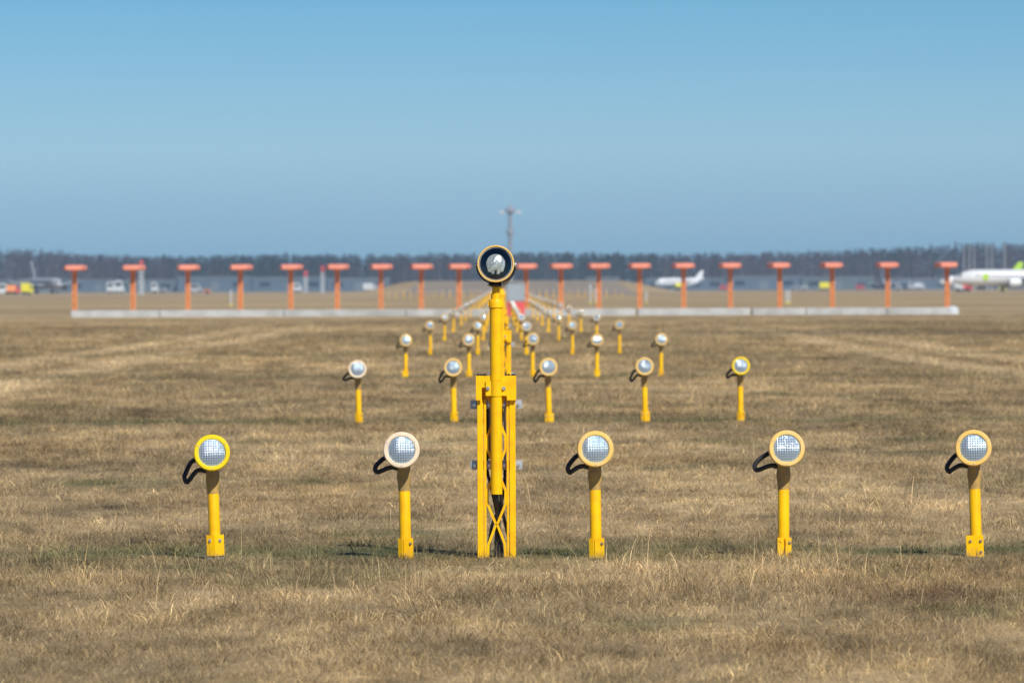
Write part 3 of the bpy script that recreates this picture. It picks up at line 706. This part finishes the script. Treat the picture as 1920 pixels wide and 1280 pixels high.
# ------------------------------------------------------------------ aircraft
def aircraft(label, loc, rz, L=36.0, r=1.85, fin='lime', eng='aircraftwhite', body='aircraftwhite', fin_h=5.6, patch=None, wing_m='lightgrey', under=True):
    t = thing('airliner', label, 'aircraft', loc, (0, 0, rz), 'parked airliners')
    zc = r + 1.5
    st = [(0.0, .02, -.35), (.012, .30, -.30), (.035, .58, -.2), (.07, .82, -.08), (.12, .98, 0), (.17, 1, 0), (.66, 1, 0), (.76, .90, .10), (.86, .66, .34), (.94, .40, .56), (.99, .17, .72), (1.0, .05, .75)]
    n_ = 24; b = MB(); vs = []; fs = []
    for f, k, dz in st:
        for q in range(n_): a = 2 * math.pi * q / n_; vs.append((f * L, r * k * math.cos(a), zc + r * dz + r * k * math.sin(a)))
    for j in range(len(st) - 1):
        for q in range(n_): fs.append((j * n_ + q, j * n_ + (q + 1) % n_, (j + 1) * n_ + (q + 1) % n_, (j + 1) * n_ + q))
    b.add(vs, fs); fu = b.build('fuselage', M[body], t)
    for s in (-1, 1):
        b = MB(); x = .14 * L
        while x < .70 * L: b.box(x, x + .28, s * r * 0.985 - .03, s * r * 0.985 + .03, zc + .3, zc + .68); x += .28; b.box(x + .001, x + .269, s * r * 0.98 - .02, s * r * .98 + .02, zc + .45, zc + .5); x += .27
        b.build('cabin_windows', M['glassdark'], t, 0)
    MB().box(.038 * L, .052 * L, -r * .66, r * .66, zc + .14 * r, zc + .42 * r, .05).build('cockpit_windows', M['glassdark'], t, 0)
    def slab(pts, th): 
        bb = MB(); n2 = len(pts); top = [Vector(p) + Vector((0, 0, th[i] / 2)) for i, p in enumerate(pts)]; bot = [Vector(p) - Vector((0, 0, th[i] / 2)) for i, p in enumerate(pts)]
        bb.add(top + bot, [tuple(range(n2)), tuple(range(2 * n2 - 1, n2 - 1, -1))] + [(i, i + n2, (i + 1) % n2 + n2, (i + 1) % n2) for i in range(n2)]); return bb
    sp = L * .47
    for s in (-1, 1):
        slab([(.36 * L, s * r * .8, zc - .7), (.51 * L, s * sp, zc + .6), (.55 * L, s * sp, zc + .6), (.55 * L, s * r * 2, zc - .55), (.57 * L, s * r * .8, zc - .7)], [.5, .12, .12, .35, .5]).build('wing', M[wing_m], t, 0)
        MB().prism([(.51 * L, zc + .6), (.56 * L, zc + .6), (.575 * L, zc + 2.2), (.555 * L, zc + 2.2)], s * sp, s * sp + .12).build('winglet', M[fin if fin != 'aircraftwhite' else 'aircraftwhite'], t, 0)
        slab([(.86 * L, s * .3, zc + .6 * r), (.95 * L, s * sp * .36, zc + .75 * r), (.985 * L, s * sp * .36, zc + .75 * r), (.96 * L, s * .3, zc + .6 * r)], [.3, .08, .08, .3]).build('stabilizer', M[wing_m], t, 0)
        MB().lathe([(.55 * r, 0), (.60 * r, .5), (.58 * r, 2.0), (.42 * r, 3.4), (.2 * r, 3.6), (.001, 3.6)], 'X', 20, (.36 * L - 1.2, s * (r * 2.9), zc - 1.25)).build('engine', M[eng], t)
        b = MB().tube([(.50 * L, s * r * 1.5, zc - .6), (.50 * L, s * r * 1.5, .5)], .16, 8)
        for q in (-.3, .3): b.lathe([(.3, -.15), (.52, -.13), (.52, .13), (.3, .15)], 'Y', 14, (.50 * L, s * r * 1.5 + q, .52), True)
        b.build('main_gear', M['tyre'], t)
    b = MB().tube([(.10 * L, 0, zc - r + .1), (.10 * L, 0, .4)], .12, 8); b.lathe([(.2, -.25), (.38, -.2), (.38, .2), (.2, .25)], 'Y', 12, (.10 * L, 0, .38), True); b.build('nose_gear', M['tyre'], t)
    zf = zc + .85 * r
    MB().prism([(.79 * L, zf - .4), (.84 * L, zf + fin_h * .35), (.93 * L, zf + fin_h), (.985 * L, zf + fin_h), (.955 * L, zf - .2)], -.14, .14).build('tail_fin', M[fin], t, 0)
    if patch:
        for s in (-1, 1): MB().lathe([(0.0001, 0), (.75, 0.0), (.78, -.05 * s)], 'Y', 20, (.20 * L, s * (r * 1.0 + .02), zc + .1)).build('green_emblem', M[patch], t)
    return t
Yp = 1350; p = at(1786, 545, Yp)
aircraft('large white airliner at the right edge with its nose pointing left', (p.x, Yp, gz(p.x, Yp)), R(6), 38, 1.9, patch='lime')
Yp = 2050; p = at(1868, 545, Yp)
aircraft('white airliner with a lime green tail fin showing above the large airliner', (p.x - 20.5, Yp, gz(p.x, Yp)), R(12), 32, 1.8, fin_h=5.2)
Yp = 2250; p = at(1228, 545, Yp)
aircraft('small white jet with yellow engine right of the mast, nose to the left', (p.x, Yp, gz(p.x, Yp)), R(20), 21, 1.75, fin='aircraftwhite', eng='limeyellow', fin_h=3.2, wing_m='aircraftwhite')
Yp = 2400; p = at(1658, 545, Yp)
aircraft('dark grey airliner seen head-on behind an orange antenna at the right', (p.x, Yp, gz(p.x, Yp)), R(88), 24, 1.5, fin='grey', eng='grey', body='grey', fin_h=4.5)
Yp = 1750; p = at(113, 550, Yp)
aircraft('pale grey airliner at the left edge turned partly towards the camera', (p.x, Yp, gz(p.x, Yp)), R(118), 24, 1.7, fin='lightgrey', eng='lightgrey', body='lightgrey', fin_h=5.5)

# ------------------------------------------------------------------ vehicles
def vehicle(kind, label, px, Y, body, w_, h, cab='glassdark', rz=0.0, second=None):
    p = at(px, 545, Y); t = thing(kind.replace(' ', '_'), label, kind, (p.x, Y, gz(p.x, Y)), (0, 0, rz))
    a = w_ / 2; hb = 0.55
    if kind in ('van', 'car', 'bus'):
        nose = 0.22 if kind != 'bus' else 0.04
        MB().prism([(-a, .35), (a, .35), (a, h * (.52 if nose > .1 else .9)), (a - w_ * nose * .5, h * (.58 if nose > .1 else .95)), (a - w_ * nose, h * .96), (a - w_ * nose - .1, h), (-a + .15, h), (-a, h * .93)], -.95, .95).build('body', M[body], t, 20)
        MB().box(-a + .3, a - w_ * nose - .15, -.975, -.955, h * .58, h * .86).build('window', M[cab], t, 0)
        wx = (-a + .7, a - .8)
    else:
        MB().box(-a, a - w_ * .30, -1.15, 1.15, .75, h, .05).build('load_body', M[second or body], t)
        MB().prism([(a - w_ * .27, .5), (a, .5), (a, h * .55), (a - w_ * .05, h * .85), (a - w_ * .27, h * .85)], -1.1, 1.1).build('cab', M[body], t, 20)
        MB().box(a - w_ * .2, a - w_ * .07, -1.13, -1.105, h * .5, h * .75).build('window', M[cab], t, 0)
        MB().box(-a + .1, a - .1, -.6, .6, .45, .74).build('chassis', M['dark'], t, 0)
        wx = (-a + .8, -a + 2.0, a - .9)
    for x in wx:
        if abs(x) < a:
            for s in (-1, 1): MB().lathe([(.2, -.13), (.44, -.12), (.44, .12), (.2, .13)], 'Y', 14, (x, s * .88, .44), True).build('wheel', M['tyre'], t)
    return t
vehicle('van', 'white van at the very left edge of the airfield', 4, 1640, 'white', 4.2, 3.0)
vehicle('truck', 'red and orange service truck between the white van and the yellow truck', 25, 1600, 'red', 3.8, 2.6, second='orange')
vehicle('truck', 'yellow airport truck parked in front of the pale airliner at the left', 51, 1480, 'limeyellow', 3.0, 3.0, second='limeyellow')
vehicle('van', 'white van left of the second orange antenna, left one of two', 208, 1800, 'white', 2.6, 3.6)
vehicle('van', 'white van left of the second orange antenna, right one of two', 224, 1810, 'white', 3.0, 4.0)
vehicle('van', 'white van right of the second orange antenna', 290, 1900, 'white', 2.2, 3.6)
vehicle('car', 'small pale car beside the white van between second and third antennas', 305, 1900, 'lightgrey', 2.6, 1.9)
vehicle('van', 'pale blue van behind the third orange antenna', 366, 2000, 'lightgrey', 4.6, 3.2)
vehicle('car', 'small orange car on the grass edge between third and fourth antennas', 389, 1500, 'orange', 1.6, 1.3)
vehicle('van', 'white van close beside the fifth orange antenna', 558, 2000, 'white', 2.8, 3.2)
vehicle('truck', 'pale box truck left of the seventh orange antenna', 694, 2100, 'white', 5.2, 3.2)
vehicle('bus', 'white airport bus left of the small jet', 1172, 2150, 'white', 6.0, 3.2)
vehicle('bus', 'pale bus beside an antenna foot right of the mast', 1130, 2200, 'lightgrey', 4.0, 3.0)
vehicle('car', 'red and white car left of the sixth antenna from the right end', 1357, 2150, 'red', 2.8, 2.2)
vehicle('truck', 'yellow truck left of the third antenna from the right end', 1549, 2100, 'limeyellow', 5.0, 3.0)
vehicle('car', 'red car under the wing of the dark airliner', 1613, 2150, 'red', 3.2, 2.0)
vehicle('car', 'silver car far off between fifth and fourth antennas from the right', 1492, 2200, 'lightgrey', 3.4, 1.8)
vehicle('car', 'white car far off between fifth and fourth antennas from the right', 1508, 2200, 'white', 2.4, 1.9)
for i, (px, m_, lb) in enumerate(((1684, 'lightgrey', 'pale van, first of the vehicles right of the dark airliner'), (1698, 'wallblue', 'blue van in the row of vehicles right of the dark airliner'), (1708, 'white', 'white van in the row of vehicles right of the dark airliner'), (1724, 'white', 'white truck at the right end of the vehicles beside the dark airliner'))):
    vehicle('van' if i < 3 else 'truck', lb, px, 2200, m_, 2.2 if i < 3 else 4.0, 2.8)
vehicle('truck', 'red service truck under the nose of the large white airliner', 1812, 1460, 'red', 3.0, 2.2, second='red')
vehicle('car', 'yellow baggage tug below the fuselage of the large white airliner', 1880, 1450, 'limeyellow', 1.9, 1.2)
vehicle('truck', 'white stair truck at the nose of the large white airliner', 1797, 1440, 'white', 2.2, 3.6, second='white')

# ------------------------------------------------------------------ masts and poles far off
def lattice_mast(label, px, Y, h, wd, grp='red and white lattice masts at the left'):
    p = at(px, 545, Y); t = thing('lattice_mast', label, 'mast', (p.x, Y, gz(p.x, Y)), group=grp)
    nb = 6
    for k in range(nb):
        b = MB(); z0, z1 = h * k / nb, h * (k + 1) / nb
        for sx in (-1, 1):
            for sy in (-1, 1): b.tube([(sx * wd / 2, sy * wd / 2, z0), (sx * wd / 2, sy * wd / 2, z1)], wd * .11, 6)
        for sy in (-1, 1): b.tube([(-wd / 2, sy * wd / 2, z0), (wd / 2, sy * wd / 2, z1)], wd * .08, 6); b.tube([(wd / 2, sy * wd / 2, z0), (-wd / 2, sy * wd / 2, z1)], wd * .08, 6)
        b.build('section', M['red'] if k % 2 == nb % 2 - 1 or k == nb - 1 else M['white'], t)
    MB().lathe([(.001, h + wd), (wd * .5, h + wd * .7), (wd * .6, h + .05), (wd * .5, h)], 'Z', 10).build('obstruction_lamp', M['red'], t)
lattice_mast('red and white lattice mast right beside the second orange antenna', 265, 1300, 7.2, .75)
lattice_mast('short red and white lattice mast between fifth and sixth orange antennas', 573, 1700, 5.8, .9)
lattice_mast('red and white lattice mast just left of the sixth orange antenna', 605, 1600, 7.0, .8)
# high floodlight mast
Yf = 2500; p = at(957, 545, Yf); t = thing('floodlight_mast', 'very tall grey floodlight mast rising above the treeline behind the foreground mast', 'floodlight mast', (p.x, Yf, gz(p.x, Yf)))
MB().lathe([(1.15, 0), (0.95, 15), (.80, 36)], 'Z', 16).build('pole', M['grey'], t)
MB().lathe([(1.5, 24.6), (1.6, 25), (1.6, 26.4), (1.4, 26.8)], 'Z', 12, close=True).build('junction_box', M['grey'], t)
MB().lathe([(1.0, 34), (2.3, 34.6), (2.3, 35.1), (.9, 36.6), (.3, 37.6)], 'Z', 16, close=True).build('head_ring', M['grey'], t)
MB().box(-4.4, 4.4, -.18, .18, 34.9, 35.2, .03).build('crossarm', M['grey'], t)
for x in (-4.2, -3.0, 3.0, 4.2):
    MB().box(x - .6, x + .6, -.7, .5, 33.8, 34.85, .12).build('floodlight', M['white'], t)
for i, px in enumerate((1807.5, 1817.5, 1826.5, 1850.5, 1859.5, 1884)):
    Yl = 1750; p = at(px, 545, Yl); h = (13.0, 13.4, 12.4, 13.2, 13.6, 14.0)[i]
    t = thing('light_pole', '%s pale light pole from the left behind the large white airliner' % ordw[i], 'light pole', (p.x, Yl, gz(p.x, Yl)), group='pale light poles behind the large airliner')
    MB().lathe([(.22, 0), (.13, h)], 'Z', 10).build('pole', M['lightgrey'], t)
    MB().box(-.5, .5, -.25, .25, h, h + .22, .03).build('lamp_head', M['lightgrey'], t)

# ------------------------------------------------------------------ low buildings behind the apron
def building(label, x0, x1, Y, h, wall, roof='grey', door=True, arch=False):
    a, b_ = at(x0, 545, Y).x, at(x1, 545, Y).x; W_ = b_ - a; D = 24.0
    t = thing('airport_building', label, 'building', ((a + b_) / 2, Y, gz(a, Y)), group='low buildings behind the apron')
    MB().box(-W_ / 2, W_ / 2, 0, D, 0, h).build('wall', M[wall], t, 0)
    if arch:
        poly = [(W_ / 2 * math.cos(R(q)), h + 2.4 * math.sin(R(q))) for q in range(0, 181, 15)]
        MB().prism(poly, -.2, D + .2).build('roof', M[roof], t, 20)
    else: MB().box(-W_ / 2 - .4, W_ / 2 + .4, -.4, D + .4, h + .003, h + .45, .03).build('roof', M[roof], t)
    n_ = max(2, int(W_ / 9))
    for k in range(n_):
        x = -W_ / 2 + W_ * (k + .5) / n_
        if door and k % 3 == 1: MB().box(x - 2, x + 2, -.12, -.004, 0.02, h * .72).build('door', M['wallpale'], t, 0)
        else: MB().box(x - 2.6, x + 2.6, -.10, -.004, h * .35, h * .7).build('window', M['glassdark'], t, 0)
blds = [(0, 60, 2750, 5.2, 'wallgreen'), (64, 118, 2700, 6.0, 'wallpale'), (122, 205, 2800, 5.6, 'wallblue'), (208, 330, 2780, 5.4, 'wallgreen'), (334, 470, 2760, 6.6, 'wallblue'), (474, 610, 2800, 6.4, 'wallblue'), (614, 730, 2760, 5.8, 'wallblue'),
        (1100, 1160, 2750, 5.8, 'wallblue'), (1210, 1360, 2800, 5.2, 'wallblue'), (1364, 1500, 2760, 6.0, 'wallblue'), (1504, 1640, 2790, 5.6, 'wallgreen'), (1660, 1790, 2760, 4.6, 'wallblue')]
blab = ['green-grey low building at the left edge', 'pale low building behind the pale airliner', 'blue-grey low building between the first two orange antennas', 'green-grey low building around the second orange antenna',
        'blue-grey low building between third and fourth antennas', 'blue-grey low building behind the fifth orange antenna', 'blue-grey low building behind the sixth and seventh orange antennas',
        'short blue-grey building left of the white airport bus', 'low blue-grey building behind the small white jet', 'low blue-grey building right of the small white jet', 'low green-grey building left of the dark airliner', 'low blue-grey building between the dark and the large airliner']
for l_, (x0, x1, Y, h, wl) in zip(blab, blds): building(l_, x0, x1, Y, h, wl)

# ------------------------------------------------------------------ far forest (one mass)
def foliage_mat():
    m = bpy.data.materials.new('forest_foliage'); m.use_nodes = True; n = m.node_tree; b = n.nodes['Principled BSDF']
    a = n.nodes.new('ShaderNodeAttribute'); a.attribute_name = 'tint'; n.links.new(a.outputs['Color'], b.inputs['Base Color'])
    b.inputs['Roughness'].default_value = 0.8; b.inputs['Specular IOR Level'].default_value = 0.2; return m
def forest():
    r = np.random.RandomState(3); tris = []; cols = []
    prof = [(-200, 14), (0, 18.9), (100, 18.8), (150, 16.3), (300, 15.0), (700, 15.2), (1000, 15.8), (1300, 15.2), (1500, 16.4), (1700, 18.2), (1830, 20.6), (1920, 20.4), (2100, 20)]
    X = [q[0] for q in prof]; H = [q[1] for q in prof]
    NT = 4200
    for i in range(NT):
        Y = 3020 + 90 * r.rand(); x = (r.rand() - .5) * 900 + 5
        pxx = 941 + x / Y * F; h = np.interp(pxx, X, H) * (0.80 + 0.24 * r.rand()) + gz(0, Y) * 0 + 3.6
        sp = math.sin(x * .035) + math.sin(x * .011 + 2) + r.randn() * .8
        con = sp > 0.1; left = x < -180
        z0 = gz(0, Y)
        # trunk
        tw = .22; cols_t = np.array([.13, .105, .10]) if not con else np.array([.09, .06, .045])
        tris.append(np.array([[x - tw, Y, z0], [x + tw, Y, z0], [x, Y, z0 + h]])); cols.append(cols_t)
        n = 55; u = r.rand(n)
        if con: zz = z0 + h * (.32 + .70 * u); rad = 2.3 * (1.02 - u) ** .7
        else: zz = z0 + h * (.22 + .76 * u); rad = 2.9 * np.sqrt(np.clip(1 - (1.5 * u - .6) ** 2, 0.05, 1))
        a = r.rand(n) * 6.283; rr = rad * np.sqrt(r.rand(n)); c = np.stack([x + rr * np.cos(a), Y + rr * np.sin(a), zz], 1)
        s = (.55 if con else .38)
        o = r.randn(n, 3, 3) * s; o[:, :, 2] *= (0.8 if con else 1.6)
        tris.extend(c[:, None, :] + o)
        base = np.array([.010, .022, .014]) if con else np.array([.050, .034, .038])
        k = .6 + .8 * r.rand(n); cols.extend(base[None] * k[:, None])
    T = np.array(tris, dtype=np.float32); C = np.array(cols, dtype=np.float32); n = len(T)
    me = bpy.data.meshes.new('forest'); me.vertices.add(3 * n); me.vertices.foreach_set('co', T.reshape(-1))
    me.loops.add(3 * n); me.loops.foreach_set('vertex_index', np.arange(3 * n, dtype=np.int32)); me.polygons.add(n); me.polygons.foreach_set('loop_start', np.arange(0, 3 * n, 3, dtype=np.int32)); me.update(calc_edges=True)
    at_ = me.attributes.new('tint', 'FLOAT_COLOR', 'POINT'); cc = np.ones((n, 3, 4), np.float32); cc[:, :, :3] = C[:, None, :]; at_.data.foreach_set('color', cc.reshape(-1))
    me.materials.append(foliage_mat()); return me
tag(link('forest', forest()), 'long hazy belt of pines and bare trees along the horizon', 'forest', kind='stuff')

# ------------------------------------------------------------------ haze
hm = bpy.data.materials.new('haze'); hm.use_nodes = True; n = hm.node_tree; n.nodes.clear()
pv = n.nodes.new('ShaderNodeVolumePrincipled'); pv.inputs['Color'].default_value = (0.48, 0.71, 1.0, 1); pv.inputs['Density'].default_value = 0.00010; pv.inputs['Anisotropy'].default_value = 0.0
o_ = n.nodes.new('ShaderNodeOutputMaterial'); n.links.new(pv.outputs[0], o_.inputs['Volume'])
hz_ = MB().box(-1000, 1000, -560, 3760, gz(0, 3700) - 1.2, 46.0).build('haze', hm, None, 0)
tag(hz_, 'thin blue haze over the airfield', 'haze', kind='stuff')
